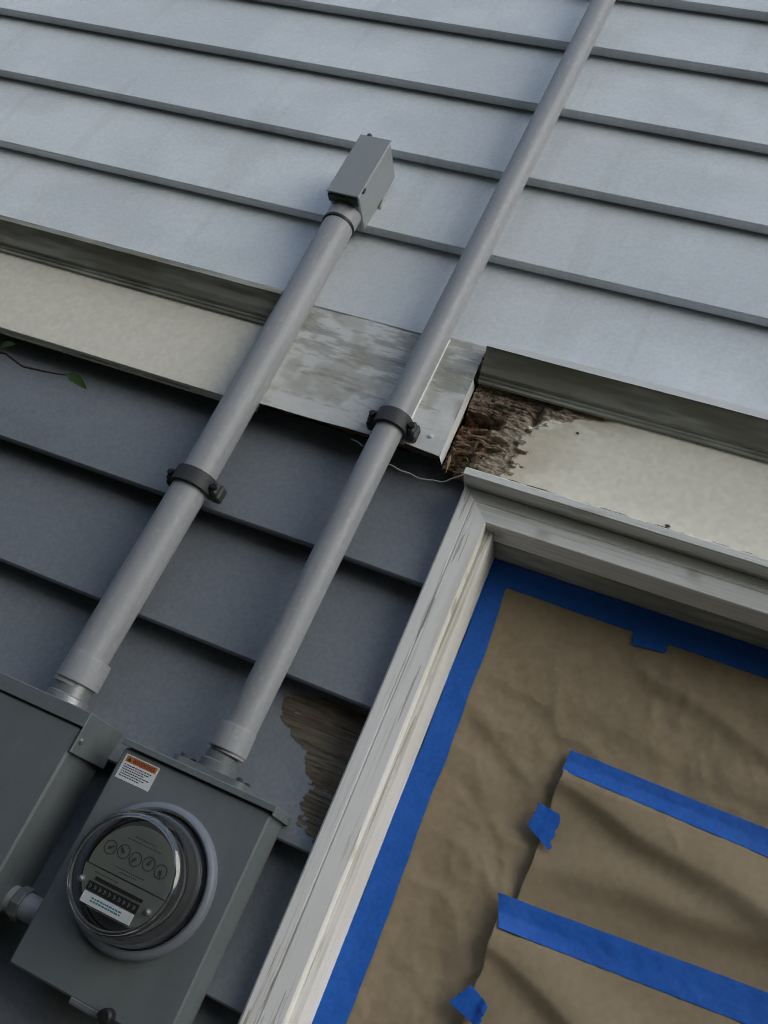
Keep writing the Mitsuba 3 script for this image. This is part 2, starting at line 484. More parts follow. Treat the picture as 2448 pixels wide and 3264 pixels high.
# crown moulding (left and right of the cut-out)
MO = [(0.0, 2.3472), (-0.055, 2.3472), (-0.0555, 2.3366), (-0.052, 2.3352), (-0.050, 2.3325), (-0.044, 2.329), (-0.037, 2.322), (-0.031, 2.312), (-0.027, 2.3065),
      (-0.0215, 2.305), (-0.0205, 2.3005), (-0.0175, 2.2985), (-0.0170, 2.2945), (-0.0125, 2.2935), (-0.0122, 2.30), (0.0, 2.30)]


def mo_wob(seed, dz=0.0):
    def w(x, q):
        q[:, 1] += nz(np.array([x]), np.array([seed]), 2, 1, seed)[0] * 0.003 + dz
        q[1:3, 0] += nz(np.array([x]), np.array([seed]), 40, 1, seed + 3)[0] * 0.0012
        return q
    return w


ent('house__crown_moulding', prism_x(MO, np.linspace(X0, -0.7085, 120), mo_wob(4, -0.004)), M_MOULD, 35, label='dirty crown moulding left of the conduits')
ent('house__crown_moulding', prism_x(MO, np.linspace(-0.3315, X1, 150), mo_wob(6)), M_MOULD, 35, label='mildewed crown moulding right of the flashing')
ent('house__drip_edge', prism_x([(-0.0565, 2.3482), (-0.0565, 2.3372), (-0.0572, 2.3372), (-0.0572, 2.3492), (0.0, 2.353), (0.0, 2.352)], np.linspace(-0.331, X1, 60), mo_wob(6)), M_BRIGHT, False,
    label='thin pale metal drip edge along the right moulding')

# rough old board behind the flashing
ent('house__backing_board', prism_x([(-0.004, 2.150), (-0.006, 2.153), (-0.006, 2.345), (0.012, 2.345), (0.012, 2.150)], np.linspace(-0.671, -0.336, 120),
    lambda x, q: q + np.column_stack([np.zeros(5), np.array([1, 1, 0, 0, 1]) * nz(np.array([x]), np.array([0.3]), 60, 1, 2)[0] * 0.012])), M_BARE, 25)
# flashing in the cut-out
zt = np.linspace(2.1375, 2.3545, 30)
ent('house__flashing_panel', grid(np.linspace(-0.668, -0.400, 50), zt, lambda X, Z: (X, -0.0145 + nz(X, Z, 14, 14, 3) * 0.004 + 0 * X, Z + (Z > 2.34) * nz(X, Z, 18, 1, 5) * 0.012 + (Z < 2.142) * (0.006 * (X + 0.668) / 0.27)), 0.0016), M_FLASH, 40,
    label='weathered grey white flashing panel between the two conduits')
f2 = ent('house__flashing_panel', grid(np.linspace(-0.4035, -0.3345, 16), zt, lambda X, Z: (X - (Z - 2.14) * 0.022 * ((X + 0.4035) / 0.069) + 0.0, -0.0245 + nz(X, Z, 25, 18, 8) * 0.005, Z - 0.006 * (Z < 2.142) * (X + 0.40) / 0.07 + 0.004), 0.0016), M_FLASH, 40,
    label='narrow dirty flashing strip right of the long conduit')
zz = np.linspace(2.175, 2.352, 30)
ent(f2 + '__flange', grid(np.array([0, 1, 2, 3.]), zz, lambda X, Z: (-0.4085 + X * 0.0022 + 0 * Z, -0.036 + X * 0.0035 + nz(Z, Z, 30, 2, 4) * 0.003, Z), 0.0015), M_BRIGHT, 40, label='bright bent edge')
zz = np.linspace(2.1345, 2.290, 30)
ent(f2 + '__flange', grid(np.array([0, 1, 2.]), zz, lambda X, Z: (-0.3345 - (Z - 2.14) * 0.022 + X * 0.0010, -0.0255 + X * 0.012 + nz(Z, Z, 30, 2, 6) * 0.003, Z), 0.0012), M_BRIGHT, 40, label='bright bent edge beside the rot')
ent(f2 + '__nail_head', revolve([(0, -0.0285), (0.003, -0.0282), (0.0036, -0.027), (0.0036, -0.024)], (-0.3615, 0, 2.1655), 'y', 16), M_BRIGHT)

# loose strands under the frieze
cp = np.array([(-0.412, -0.012, 2.1022), (-0.385, -0.014, 2.098), (-0.357, -0.014, 2.0945), (-0.319, -0.016, 2.0975), (-0.305, -0.02, 2.105), (-0.288, -0.024, 2.1195)])
tt = np.linspace(0, 5, 40)
ent('house__caulk_strand', tube(np.column_stack([np.interp(tt, range(6), cp[:, k]) for k in range(3)]) + 0.001 * np.column_stack([0 * tt, 0 * tt, np.sin(tt * 5)]), 0.0013, 6), M_CAULK, True,
    label='thin loose strand of old caulk hanging below the flashing')
cp = np.array([(-1.45, 2.1290), (-1.2171, 2.1275), (-1.1875, 2.1262), (-1.1113, 2.1272), (-1.0445, 2.1292), (-1.0066, 2.1315), (-0.9351, 2.1296), (-0.80, 2.1312)])
tt = np.linspace(-1.45, -0.80, 60)
ent('house__caulk_strand', tube(np.column_stack([tt, 0 * tt - 0.002 + 0.001 * np.sin(tt * 30), np.interp(tt, cp[:, 0], cp[:, 1])]), 0.0014, 6), M_CAULK, True,
    label='pale strip of loose paint along the bottom of the cream frieze board')
cp = np.array([(-0.49, 0.0, 2.1325), (-0.475, -0.004, 2.128), (-0.464, -0.004, 2.1235)])
ent('house__caulk_strand', tube(cp, 0.0013, 6), M_CAULK, True)

# dark, broken caulk joint where the frieze board meets the drip cap
for xa, xb in ((-0.225, -0.130), (-0.118, -0.035), (-0.010, 0.045), (0.085, 0.250), (0.300, 0.420)):
    tt = np.linspace(xa, xb, 24)
    ent('house__open_joint', tube(np.column_stack([tt, 0 * tt - 0.0128, 2.1385 + nz(tt, 0 * tt, 60, 1, 19) * 0.004]), 0.0004 + 0.0016 * np.sin(np.linspace(0, np.pi, 24)) * (0.6 + nz(tt, 0 * tt, 90, 1, 21)), 6), M_BROWN, 40)
# window: casing, drip cap, jambs, sash
CP = [(0.0, 0.03), (0.0, -0.0205), (0.0015, -0.022), (0.0285, -0.0225), (0.0295, -0.0165), (0.0312, -0.0165), (0.0320, -0.0192), (0.0345, -0.0185), (0.0490, -0.0172), (0.0515, -0.0155), (0.0515, 0.03)]


CP_SIDE = [(d, y if d < 0.029 or y > 0 else (-0.0208 if d < 0.0315 else -0.0222 if d < 0.05 else -0.0195)) for d, y in CP]


def casing_side(sgn, x, n=70):
    rings = []
    for t in np.linspace(0, 1, n):
        ring = []
        for d, y in CP_SIDE:
            zt_ = WT + d
            z = (WB - 0.02) * (1 - t) + zt_ * t
            ring.append((x - sgn * d, y + nz(np.array([z]), np.array([d * 40]), 9, 1, 31)[0] * 0.0016, z))
        rings.append(ring)
    return loft(rings, True, np.array([(d, y) for d, y in CP_SIDE]))


def casing_head(n=60):
    rings = []
    for t in np.linspace(0, 1, n):
        rings.append([((WL - d) * (1 - t) + (WR + d) * t, y, WT + d) for d, y in CP])
    return loft(rings, True, np.array([(d, y) for d, y in CP]))


ent('house__window', lean(cat_(box(WL, WL + 0.045, 0.106, 0.14, WB, WT), box(WR - 0.045, WR, 0.106, 0.14, WB, WT), box(WL + 0.045, WR - 0.045, 0.106, 0.14, WT - 0.05, WT), box(WL + 0.045, WR - 0.045, 0.106, 0.14, WB, WB + 0.06))), M_HEAD,
    label='white framed window covered in brown paper')
ent('house__window__pane', lean(box(WL + 0.044, WR - 0.044, 0.118, 0.124, WB + 0.05, WT - 0.045)), M_BLACK)
ent('house__window__casing', lean(casing_side(1, WL)), M_CASING, 30, label='weathered white side casing')
ent('house__window__casing', lean(casing_head()), M_HEAD, 30, label='white head casing with a cove')
ent('house__window__casing', lean(casing_side(-1, WR)), M_CASING, 30)
ent('house__window__drip_cap', prism_x([(0.02, 2.1052), (-0.0505, 2.1052), (-0.0520, 2.1062), (-0.0520, 2.1166), (-0.0500, 2.1185), (0.02, 2.126)], np.linspace(-0.2825, WR + 0.055, 60),
    lambda x, q: q + np.array([0.0, nz(np.array([x]), np.array([1.0]), 9, 1, 8)[0] * 0.0016])), M_HEAD, 30, label='white drip cap over the window')
ent('house__window__jamb', lean(box(WL - 0.03, WL + 0.0125, 0.0, 0.106, WB, WT - 0.0005)), M_CASING)
ent('house__window__jamb', lean(box(WR - 0.0125, WR + 0.03, 0.0, 0.106, WB, WT - 0.0005)), M_CASING)
ent('house__window__head_jamb', lean(box(WL - 0.03, WR + 0.03, -0.008, 0.106, WT + 0.0005, WT + 0.028)), M_MOULD)
ent('house__window__sill', lean(box(WL - 0.06, WR + 0.06, -0.06, 0.12, WB - 0.06, WB - 0.002, 0.004)), M_CASING)
# dirt caught on the frieze and siding: small specks
for x, z, r in ((-0.1535, 2.3925 - 0.012, 0.0035), (0.0215, 2.143, 0.0028), (-0.1505, 2.2535, 0.0024)):
    pts = rng.normal(size=(40, 3)) * np.array([r * 0.6, 0.0008, r * 0.45]) + np.array([x, -0.0125 if z < 2.3 else 0.0008, z])
    ent('house__dirt_speck', trimesh.convex.convex_hull(pts), M_BROWN)

# ------------------------------------------------------------------ masking paper and tape
FOLDS = [  # crest lines of the draped paper: x0, z0, x1, z1, height, width above, width below
    (0.02, 1.972, 0.40, 1.862, 0.011, 0.050, 0.017), (0.00, 1.868, 0.40, 1.828, 0.008, 0.035, 0.020),
    (-0.185, 1.882, -0.03, 1.846, 0.006, 0.028, 0.014), (-0.19, 1.822, -0.03, 1.742, 0.009, 0.030, 0.014),
    (-0.17, 1.742, -0.02, 1.640, 0.006, 0.030, 0.018), (-0.15, 1.640, -0.03, 1.588, 0.005, 0.03, 0.02),
    (-0.12, 1.560, -0.03, 1.470, 0.006, 0.035, 0.02), (0.15, 1.995, 0.55, 1.915, 0.008, 0.02, 0.02)]


def paper_h(X, Z):
    """relief of the draped paper, metres towards the viewer"""
    s = Z + 0.30 * X                      # folds run down to the right
    h = 0.010 * nz(X + 0.8 * Z, s, 2.2, 9, 3, 2) + 0.004 * nz(X, s, 5, 24, 5, 2) + 0.0022 * nz(X, Z, 26, 24, 7, 2)
    h = h - 0.014 * np.abs(nz(X, Z, 9, 13, 61, 2)) - 0.011 * np.abs(nz(X + 0.5 * Z, Z - 0.4 * X, 20, 14, 63, 2)) - 0.0035 * np.abs(nz(X, Z, 45, 40, 65, 2))
    wx, wz = X + 0.03 * nz(X, Z, 7, 7, 41, 2), Z + 0.025 * nz(X, Z, 6, 6, 43, 2)
    for x0, z0, x1, z1, A, wa, wb in FOLDS:
        L = math.hypot(x1 - x0, z1 - z0)
        ux, uz = (x1 - x0) / L, (z1 - z0) / L
        t = ((wx - x0) * ux + (wz - z0) * uz) / L
        d = -(wx - x0) * uz + (wz - z0) * ux
        h = h + 0.90 * A * np.where(d > 0, np.exp(-(d / wa) ** 2), np.exp(-(d / wb) ** 2)) * np.clip(t / 0.25 + 0.3, 0, 1) * np.clip((1.1 - t) / 0.3, 0, 1)
    return h * np.clip((X + 0.19) / 0.04, 0, 1) * np.clip((2.005 - Z) / 0.03, 0.05, 1)


def ridge(t, w1, w2):
    """steep underside, gentle top"""
    return np.where(t > 0, np.exp(-(t / w1) ** 2), np.exp(-(t / w2) ** 2))


def over_h(X, Z, s1):
    base = np.maximum(paper_h(X, Z), -0.002) + 0.004
    z1 = 1.790 if s1 else 1.572
    grow = np.clip((X + 0.01) / 0.22, 0, 1)
    t = Z - (z1 - 0.036 - (0.16 * X if s1 else 0.02 + 0.33 * X) + 0.015 * nz(X, 0 * X, 9, 1, 51, 2))
    b = base + (0.011 + 0.012 * grow) * ridge(t, 0.05, 0.014 + 0.012 * grow)
    t2 = Z - (z1 - 0.142 + (0.07 if s1 else -0.2) * X + 0.02 * nz(X, 0 * X, 8, 1, 53, 2))
    b = b + (0.007 + 0.008 * grow) * ridge(t2, 0.035, 0.024)
    b = b * np.clip((z1 + 0.006 - Z) / 0.03, 0.12, 1)
    for xc, zc in ((-0.013, 1.693), (-0.030, 1.455)):
        b = b * (1 - 0.88 * np.exp(-(((X - xc) / 0.045) ** 2 + ((Z - zc) / 0.045) ** 2)))
    return b * np.clip((Z - 0.06 * X - 1.574) / 0.035, 0.1, 1) if s1 else b + 0.003


PY = 0.0985
xs = np.arange(-0.205, 0.63, 0.0028)
ent('masking_paper', lean(grid(xs, np.arange(0.945, 2.0205, 0.0028), lambda X, Z: PY - 0.001 - paper_h(X, Z) * 0.8 - 0.004, 0.0006)), M_KRAFT, True,
    label='wrinkled brown masking paper sheet covering the whole window behind the blue tape', cat='masking paper')


def ragged(x0, amp, seed):
    return lambda X, Z: x0 + amp * 2 * nz(0 * X + seed, Z, 1, 14, seed)


def sheet(name, x0, z0, z1, s1, seed, label):
    def f(X, Z):
        lift = 0.006 * np.exp(-((X - x0) / 0.02) ** 2) * np.clip(np.abs(Z - (1.693 if s1 else 1.455)) / 0.05, 0, 1)
        Xo = X + (X < x0 + 0.006) * nz(0 * X + seed, Z, 1, 30, seed) * 0.008
        Zo = Z + (0.06 * X * np.clip((1.66 - Z) / 0.09, 0, 1) if s1 else 0.06 * X)
        return Xo, PY - 0.0075 - over_h(X, Zo if s1 else Z, s1) - lift * (0.4 + nz(0 * X, Z, 1, 20, seed)), Zo
    return ent(name, grid(np.arange(x0, 0.63, 0.0028), np.arange(z0, z1 + 0.0005, 0.0028), f, 0.0006), M_KRAFT, True, label=label, cat='masking paper')


sheet('masking_paper', -0.012, 1.567, 1.790, True, 4, 'bulging brown paper piece between the two slanting blue tape strips')
sheet('masking_paper', -0.029, 0.95, 1.572, False, 9, 'bulging brown paper piece hanging below the lower slanting blue tape strip')


def tape_strip(label, quad, hfun, nx=60, nzn=10, rag=0.0012, seed=1, off=0.0012, lean_it=False, group=None):
    """quad: TL, TR, BR, BL in (x,z); laid over the relief hfun"""
    q = np.array(quad, float)

    def f(X, Z):
        U, V = X, Z
        P = (1 - V)[..., None] * ((1 - U)[..., None] * q[0] + U[..., None] * q[1]) + V[..., None] * ((1 - U)[..., None] * q[3] + U[..., None] * q[2])
        x, z = P[..., 0], P[..., 1]
        edge = (np.minimum(U, 1 - U) < 1e-6)
        x = x + edge * nz(V, V, 8, 9, seed) * rag * 5
        e2 = (np.minimum(V, 1 - V) < 1e-6)
        z = z + e2 * nz(U, U, 20, 20, seed + 5) * rag
        x = x + e2 * nz(U, U + 3, 20, 20, seed + 7) * rag
        return x, PY - off - hfun(x, z) + nz(x, z, 70, 70, seed + 2) * 0.0019, z
    m = grid(np.linspace(0, 1, nx), np.linspace(0, 1, nzn), f, 0.0004)
    return ent('tape_strip', m, M_TAPE, True, label=label, cat='tape')


flat = lambda X, Z: 0 * X + 0.0042
flat2 = lambda X, Z: 0 * X + 0.0050
h1 = lambda X, Z: 0.0075 + np.where(Z < 1.790, over_h(X, Z, True), np.maximum(paper_h(X, Z) * .8, over_h(X, 0 * Z + 1.7895, True)))
h2 = lambda X, Z: 0.0075 + np.where(Z < 1.572 + 0.06 * X, over_h(X, Z - 0.06 * X, False), np.maximum(over_h(X, Z, True), over_h(X, 0 * X + 1.5715, False))) + 0.006 * np.exp(-((X + 0.03) / 0.03) ** 2)
tape_strip('long blue tape strip running down the left edge of the brown paper', [(-0.2150, 2.049), (-0.1780, 2.030), (-0.1540, 0.945), (-0.2010, 0.945)], lambda X, Z: 0.0046 + np.maximum(paper_h(X, Z), 0) * .8 * np.clip((X + 0.19) / 0.01, 0, 1), 12, 160, 0.0016, 3)
tape_strip('blue tape strip along the top of the window under the head casing', [(-0.2140, 2.0522), (0.622, 2.0522), (0.622, 2.0070), (-0.2120, 2.0112)], flat2, 120, 10, 0.0012, 7)
tape_strip('small blue tape tab hanging below the top tape strip', [(0.0203, 2.024), (0.078, 2.022), (0.0728, 1.9935), (0.0246, 1.9890)], lambda X, Z: 0.0062 + np.maximum(paper_h(X, Z), 0) * .8, 14, 12, 0.0016, 9)
S1 = [(-0.0090, 1.8070), (0.610, 1.8010), (0.610, 1.7610), (-0.0125, 1.7740)]
tape_strip('upper slanting blue tape strip across the middle of the paper', S1, h1, 110, 14, 0.0012, 12)
S2 = [(-0.0400, 1.5910), (0.610, 1.6340), (0.610, 1.5880), (-0.0250, 1.5510)]
tape_strip('lower slanting blue tape strip across the paper', S2, h2, 110, 14, 0.0012, 15)
hd = lambda z_: (lambda X, Z: (0.0150 if z_ else 0.021) + np.where(X > -0.014, over_h(X, Z if z_ else Z - 0.06 * X, z_), np.maximum(paper_h(X, Z) * .8, 0)))
tape_strip('diamond shaped blue tape scrap below the upper slanting strip', [(-0.0277, 1.7209), (0.0055, 1.7160), (0.0040, 1.6665), (-0.0325, 1.6862)], hd(True), 12, 12, 0.0022, 18)
tape_strip('diamond shaped blue tape scrap at the bottom of the photo', [(-0.0349, 1.4759), (-0.0071, 1.4637), (-0.0083, 1.4330), (-0.0520, 1.4463)], hd(False), 12, 12, 0.0022, 21)

# ------------------------------------------------------------------ conduits
def pipe_mesh(xf, y, r, z0, z1, n, sides=40):
    z = np.linspace(z0, z1, n)
    return tube(np.column_stack([xf(z), np.full(n, y), z]), r, sides)


P1X = lambda z: np.interp(z, [1.58, 1.98, 2.35, 2.53, 2.60], [-0.6835, -0.6785, -0.6855, -0.6920, -0.6935])
mark('conduit', 'thick grey conduit rising from the left panel to the small pull box', 'conduit', 'grey conduits on the wall')
del labels['conduit']['group']
zsm = np.linspace(1.60, 2.560, 60)
xk = np.convolve(np.pad(P1X(zsm), 8, mode='edge'), np.ones(17) / 17, 'valid')
ent('conduit__pipe', tube(np.column_stack([xk, np.interp(zsm, [1.6, 2.1, 2.56], [-0.0365, -0.0365, -0.0322]), zsm]), 0.0286, 48), M_PVC, 40)
c1 = (-0.6785, -0.0365)
ent('conduit__coupling', rod([(0.0288, 1.6465), (0.0312, 1.6465), (0.0318, 1.6445), (0.0325, 1.608), (0.0318, 1.6065), (0.0272, 1.6065)], *c1), M_PVC, 30)
ent('conduit__connector', rod([(0.0265, 1.612), (0.0265, 1.6005), (0.0275, 1.600), (0.0275, 1.588), (0.031, 1.586), (0.0318, 1.5775), (0.0, 1.5775)], *c1), M_STEEL, 30)

P2X, P2Y = -0.4215, -0.0425
mark('conduit_001', 'thinner long grey conduit rising from the meter box past the flashing to the top', 'conduit')
zsm = np.linspace(1.60, 5.0, 60)
ent('conduit_001__pipe', tube(np.column_stack([np.interp(zsm, [1.6, 2.3, 3.0, 5], [-0.4235, -0.4225, -0.4195, -0.414]), np.full(60, P2Y), zsm]), 0.0228, 48), M_PVC, 40)
ent('conduit_001__coupling', rod([(0.0228, 1.6385), (0.0262, 1.6385), (0.0268, 1.6365), (0.0276, 1.6055), (0.0268, 1.604), (0.0215, 1.604)], -0.4265, P2Y), M_PVC, 30)
ent('conduit_001__connector', rod([(0.0205, 1.612), (0.0205, 1.598), (0.0225, 1.597), (0.0225, 1.588), (0.026, 1.586), (0.026, 1.574), (0.0, 1.574)], -0.4285, P2Y), M_BOX, 30)


def strap(key, x, y, z, r, label):
    w, t = 0.0130, 0.0065
    a = np.linspace(-0.15 * np.pi, 1.15 * np.pi, 30)
    outer = [(x + (r + t) * math.cos(q), y - (r + t) * math.sin(q)) for q in a]
    inner = [(x + (r + 0.0006) * math.cos(q), y - (r + 0.0006) * math.sin(q)) for q in a[::-1]]
    sec = np.array(outer + inner)
    zsx = [(-w, 0.9985), (-w + 0.0012, 1.0), (w - 0.0012, 1.0), (w, 0.9985)]
    rings = [np.column_stack([x + (sec[:, 0] - x) * k, y + (sec[:, 1] - y) * k, np.full(len(sec), z + q)]) for q, k in zsx]
    mark(key, label, 'pipe strap')
    ent(key + '__band', loft(rings, True, sec), M_DARK, 35)
    for s in (-1, 1):
        xe = x + s * (r + 0.010)
        ent(key + '__lug', cat_(box(min(xe - s * 0.008, xe + s * 0.010), max(xe - s * 0.008, xe + s * 0.010), y + 0.002, y + 0.022, z - w, z + w, 0.003),
                                box(min(xe - s * 0.005, xe + s * 0.007), max(xe - s * 0.005, xe + s * 0.007), y - 0.009, y + 0.004, z - w * 0.8, z + w * 0.8, 0.003)), M_DARK)
        ent(key + '__bolt', revolve([(0, y - 0.015), (0.0045, y - 0.0148), (0.0052, y - 0.012), (0.0052, y - 0.007)], (xe + s * 0.001, 0, z), 'y', 12), M_BLACK)


strap('pipe_strap', -0.6785, -0.0365, 1.9555, 0.0288, 'dark strap clamping the thick conduit to the grey siding')
strap('pipe_strap_001', -0.4225, P2Y, 2.158, 0.0228, 'dark strap clamping the long conduit below the flashing')

# ------------------------------------------------------------------ pull box on the thick conduit
mark('pull_box', 'small grey pull box on the pale siding at the top of the thick conduit', 'junction box')
bx0, bx1, bz0, bz1, byf = -0.7225, -0.6580, 2.5600, 2.7135, -0.0800
ent('pull_box__body', box(bx0 + 0.0015, bx1 - 0.0015, byf + 0.004, 0.006, bz0 + 0.0015, bz1 - 0.002, 0.003), M_PULL)
ent('pull_box__cover', box(bx0, bx1, byf, byf + 0.0032, bz0, bz1, 0.0012), M_PULL)
ent('pull_box__screw', rod([(0, bz1 + 0.011), (0.004, bz1 + 0.0105), (0.0055, bz1 + 0.008), (0.0055, bz1 + 0.003), (0.0035, bz1 + 0.002), (0.0035, bz1 - 0.004)], -0.7085, byf + 0.008, 16), M_DARK)
ent('pull_box__latch', box(bx1 - 0.001, bx1 + 0.0018, byf + 0.004, byf + 0.009, bz0 + 0.018, bz0 + 0.030, 0.001), M_BLACK)
ent('pull_box__hub', rod([(0.0285, 2.531), (0.0300, 2.531), (0.0304, 2.533), (0.0304, 2.5625), (0.0, 2.5625)], -0.6920, -0.0320), M_PVC, 30)
ent('pull_box__gasket', rod([(0.0275, 2.5255), (0.0308, 2.5255), (0.0314, 2.528), (0.0310, 2.5312), (0.0275, 2.5312)], -0.6920, -0.0322), M_BLACK, 30)
xs = np.linspace(bx0 + 0.002, bx1 - 0.002, 40)
ent('pull_box__torn_sealant', loft([np.array([(x, byf + 0.0045, bz0 + 0.001), (x, byf + 0.007, bz0 - 0.001 - max(0, 0.008 * nz(np.array([x]), np.array([0.]), 160, 1, 3)[0])), (x, byf + 0.022, bz0 - 0.0012), (x, byf + 0.022, bz0 + 0.001)]) for x in xs], True, np.array([(0, 0), (1, -1), (3, -1), (3, 0.)])), M_DARK, False)
pts = rng.normal(size=(30, 3)) * np.array([0.003, 0.002, 0.007]) + np.array([bx1 + 0.002, 0.004, 2.640])
ent('pull_box__caulk_blob', trimesh.convex.convex_hull(pts), M_CAULK, 60)

# ------------------------------------------------------------------ breaker panel (left)
mark('breaker_panel', 'large grey green metal panel box at the lower left with an overhanging top lip', 'electrical panel')
ax0, ax1, ayf, az0, az1 = -1.06, -0.6015, -0.100, 1.312, 1.571
ent('breaker_panel__body', box(ax0 + 0.002, ax1 - 0.003, ayf + 0.004, 0.006, az0 + 0.002, az1 - 0.002, 0.004), M_BOX)
ent('breaker_panel__cover', box(ax0 + 0.004, ax1, ayf - 0.001, ayf + 0.010, az0, az1 - 0.018, 0.003), M_BOX)
ent('breaker_panel__hood', cat_(box(ax0 - 0.004, ax1 + 0.004, ayf - 0.004, 0.004, az1, az1 + 0.0040, 0.0012), box(ax0 - 0.004, ax1 + 0.004, ayf - 0.0045, ayf - 0.002, az1 - 0.0170, az1 + 0.0036, 0.0008),
                                box(ax1 + 0.002, ax1 + 0.0045, ayf - 0.0040, 0.004, az1 - 0.051, az1 + 0.0034, 0.0008)), M_BOX, 20)
ent('breaker_panel__screw', revolve([(0, ax1 + 0.0085), (0.003, ax1 + 0.008), (0.004, ax1 + 0.006), (0.004, ax1 + 0.004)], (0, ayf + 0.006, az1 - 0.033), 'x', 14), M_STEEL)
mark('conduit_nipple', 'short grey conduit nipple joining the left panel to the meter box', 'conduit')
ent('conduit_nipple__pipe', revolve([(0, -0.612), (0.0165, -0.612), (0.0165, -0.540)], (0, -0.034, 1.334), 'x', 32), M_PVC, 30)
ent('conduit_nipple__locknut', revolve([(0.0166, -0.594), (0.0205, -0.594), (0.0215, -0.592), (0.0215, -0.583), (0.0205, -0.581), (0.0166, -0.581)], (0, -0.034, 1.334), 'x', 8), M_BOX, 20)

# ------------------------------------------------------------------ meter box
mark('meter_box', 'grey metal meter box with an orange and white warning sticker below the long conduit', 'meter box')
mx0, mx1, myf, mz0, mz1 = -0.5457, -0.3243, -0.075, 1.279, 1.5565
ent('meter_box__body', box(mx0 + 0.0015, mx1 - 0.0015, myf + 0.006, 0.004, mz0 + 0.002, mz1 + 0.004, 0.004), M_BOX)
ent('meter_box__cover', box(mx0, mx1, myf, myf + 0.0075, mz0, mz1 - 0.0008, 0.0025), M_BOX)
ent('meter_box__top_lip', cat_(box(mx0 - 0.004, mx1 + 0.0042, myf - 0.0055, 0.004, mz1 + 0.0060, mz1 + 0.0095, 0.001), box(mx0 - 0.004, mx1 + 0.0042, myf - 0.006, myf - 0.0035, mz1 + 0.0005, mz1 + 0.0092, 0.0008),
                               box(mx1 + 0.0015, mx1 + 0.0045, myf - 0.0055, 0.004, mz1 - 0.0035, mz1 + 0.0090, 0.0008)), M_BOX, 20)
ent('meter_box__hub_plate', extrude_y(Polygon([(0, 0), (1, 0), (1, 1), (0, 1)]), 0, 1), M_BOX) if False else None
hub = trimesh.creation.extrude_polygon(shapely.box(-0.484, -0.072, -0.375, -0.010).buffer(-0.014).buffer(0.014), 0.0085, engine='earcut')
hub.apply_translation([0, 0, mz1 + 0.0094])
ent('meter_box__hub_plate', hub, M_BOX, 20)
for x, y in ((-0.472, -0.060), (-0.387, -0.060), (-0.387, -0.022), (-0.472, -0.022)):
    ent('meter_box__bolt', rod([(0, mz1 + 0.0235), (0.0042, mz1 + 0.023), (0.0048, mz1 + 0.0215), (0.0048, mz1 + 0.0175)], x, y, 6), M_DARK, 20)
ent('meter_box__hasp', cat_(box(-0.452, -0.414, myf - 0.003, myf - 0.0004, mz0 - 0.004, mz0 + 0.002, 0.0008), box(-0.452, -0.414, myf - 0.002, myf + 0.02, mz0 - 0.0055, mz0 - 0.0025, 0.0008)), M_STEEL)
ent('meter_box__barrel_lock', revolve([(0, myf - 0.016), (0.006, myf - 0.0155), (0.0085, myf - 0.013), (0.0085, myf + 0.006), (0, myf + 0.006)], (-0.400, 0, mz0 + 0.003), 'y', 24), M_BLACK)
# sticker
sy = myf - 0.0004
sl = ent('meter_box__warning_label', extrude_y(Polygon([(-0.5385, 1.5172), (-0.4868, 1.5172), (-0.4868, 1.5490), (-0.5385, 1.5490)]), sy, myf - 0.00005), M_LABELW, False, label='white sticker with an orange warning heading')
ent(sl + '__heading', extrude_y(Polygon([(-0.5360, 1.5395), (-0.4893, 1.5395), (-0.4893, 1.5475), (-0.5360, 1.5475)]), sy - 0.0002, sy - 0.00002), M_ORANGE, False)
ent(sl + '__heading_text', text_on('WARNING', 0.0050, -0.5260, sy - 0.00025, 1.5410), M_INK, False)
ent(sl + '__warning_triangle', extrude_y(Polygon([(-0.5345, 1.5407), (-0.5275, 1.5407), (-0.5310, 1.5467)]), sy - 0.0004, sy - 0.00021), M_INK, False)
lines = []
for k in range(6):
    z = 1.5362 - k * 0.0029
    x = -0.5350
    while x < -0.492 - 0.006 * (k % 3):
        w = rng.uniform(0.0015, 0.0042)
        lines.append(extrude_y(shapely.box(x, z - 0.0007, min(x + w, -0.4905), z + 0.0007), sy - 0.0003, sy - 0.00002))
        x += w + 0.0009
ent(sl + '__fine_print', cat_(*lines), M_INK, False, kind='stuff')

# ------------------------------------------------------------------ electric meter
mark('electric_meter', 'round glass covered electric meter set in the grey meter box', 'electric meter')
MC = (-0.4355, 0.0, 1.4262)
ent('electric_meter__sealing_ring', revolve([(0.0795, -0.0752), (0.0795, -0.0840), (0.0805, -0.0868), (0.083, -0.0885), (0.0865, -0.0880), (0.0895, -0.0855), (0.0905, -0.0815), (0.0905, -0.0752)], MC, 'y', 96), M_RING, 40)
ent('electric_meter__gasket', revolve([(0, -0.0795), (0.0795, -0.0795), (0.0795, -0.0752)], MC, 'y', 72), M_BLACK, 30)
GO = [(0.0775, -0.0798), (0.0782, -0.084), (0.0775, -0.090), (0.0768, -0.100), (0.0750, -0.118), (0.0728, -0.135), (0.0712, -0.1435), (0.0680, -0.1500), (0.0630, -0.1538), (0.0575, -0.1548), (0.0525, -0.1535), (0.035, -0.1550), (0.0, -0.1558)]
ent('electric_meter__glass_cover', revolve(GO, MC, 'y', 128), M_GLASS, 50)
an = np.linspace(0, 2 * np.pi, 13)
ent('electric_meter__glass_rim', revolve([(0.0635 + 0.0022 * math.cos(a), -0.1500 + 0.0022 * math.sin(a)) for a in an], MC, 'y', 96), 'mat_glass_solid', True)
ent('electric_meter__glass_rim', revolve([(0.0735 + 0.0016 * math.cos(a), -0.0900 + 0.0016 * math.sin(a)) for a in an], MC, 'y', 96), 'mat_glass_solid', True)
ent('electric_meter__base', revolve([(0, -0.112), (0.062, -0.112), (0.069, -0.104), (0.069, -0.0795)], MC, 'y', 64), M_DARK, 30)
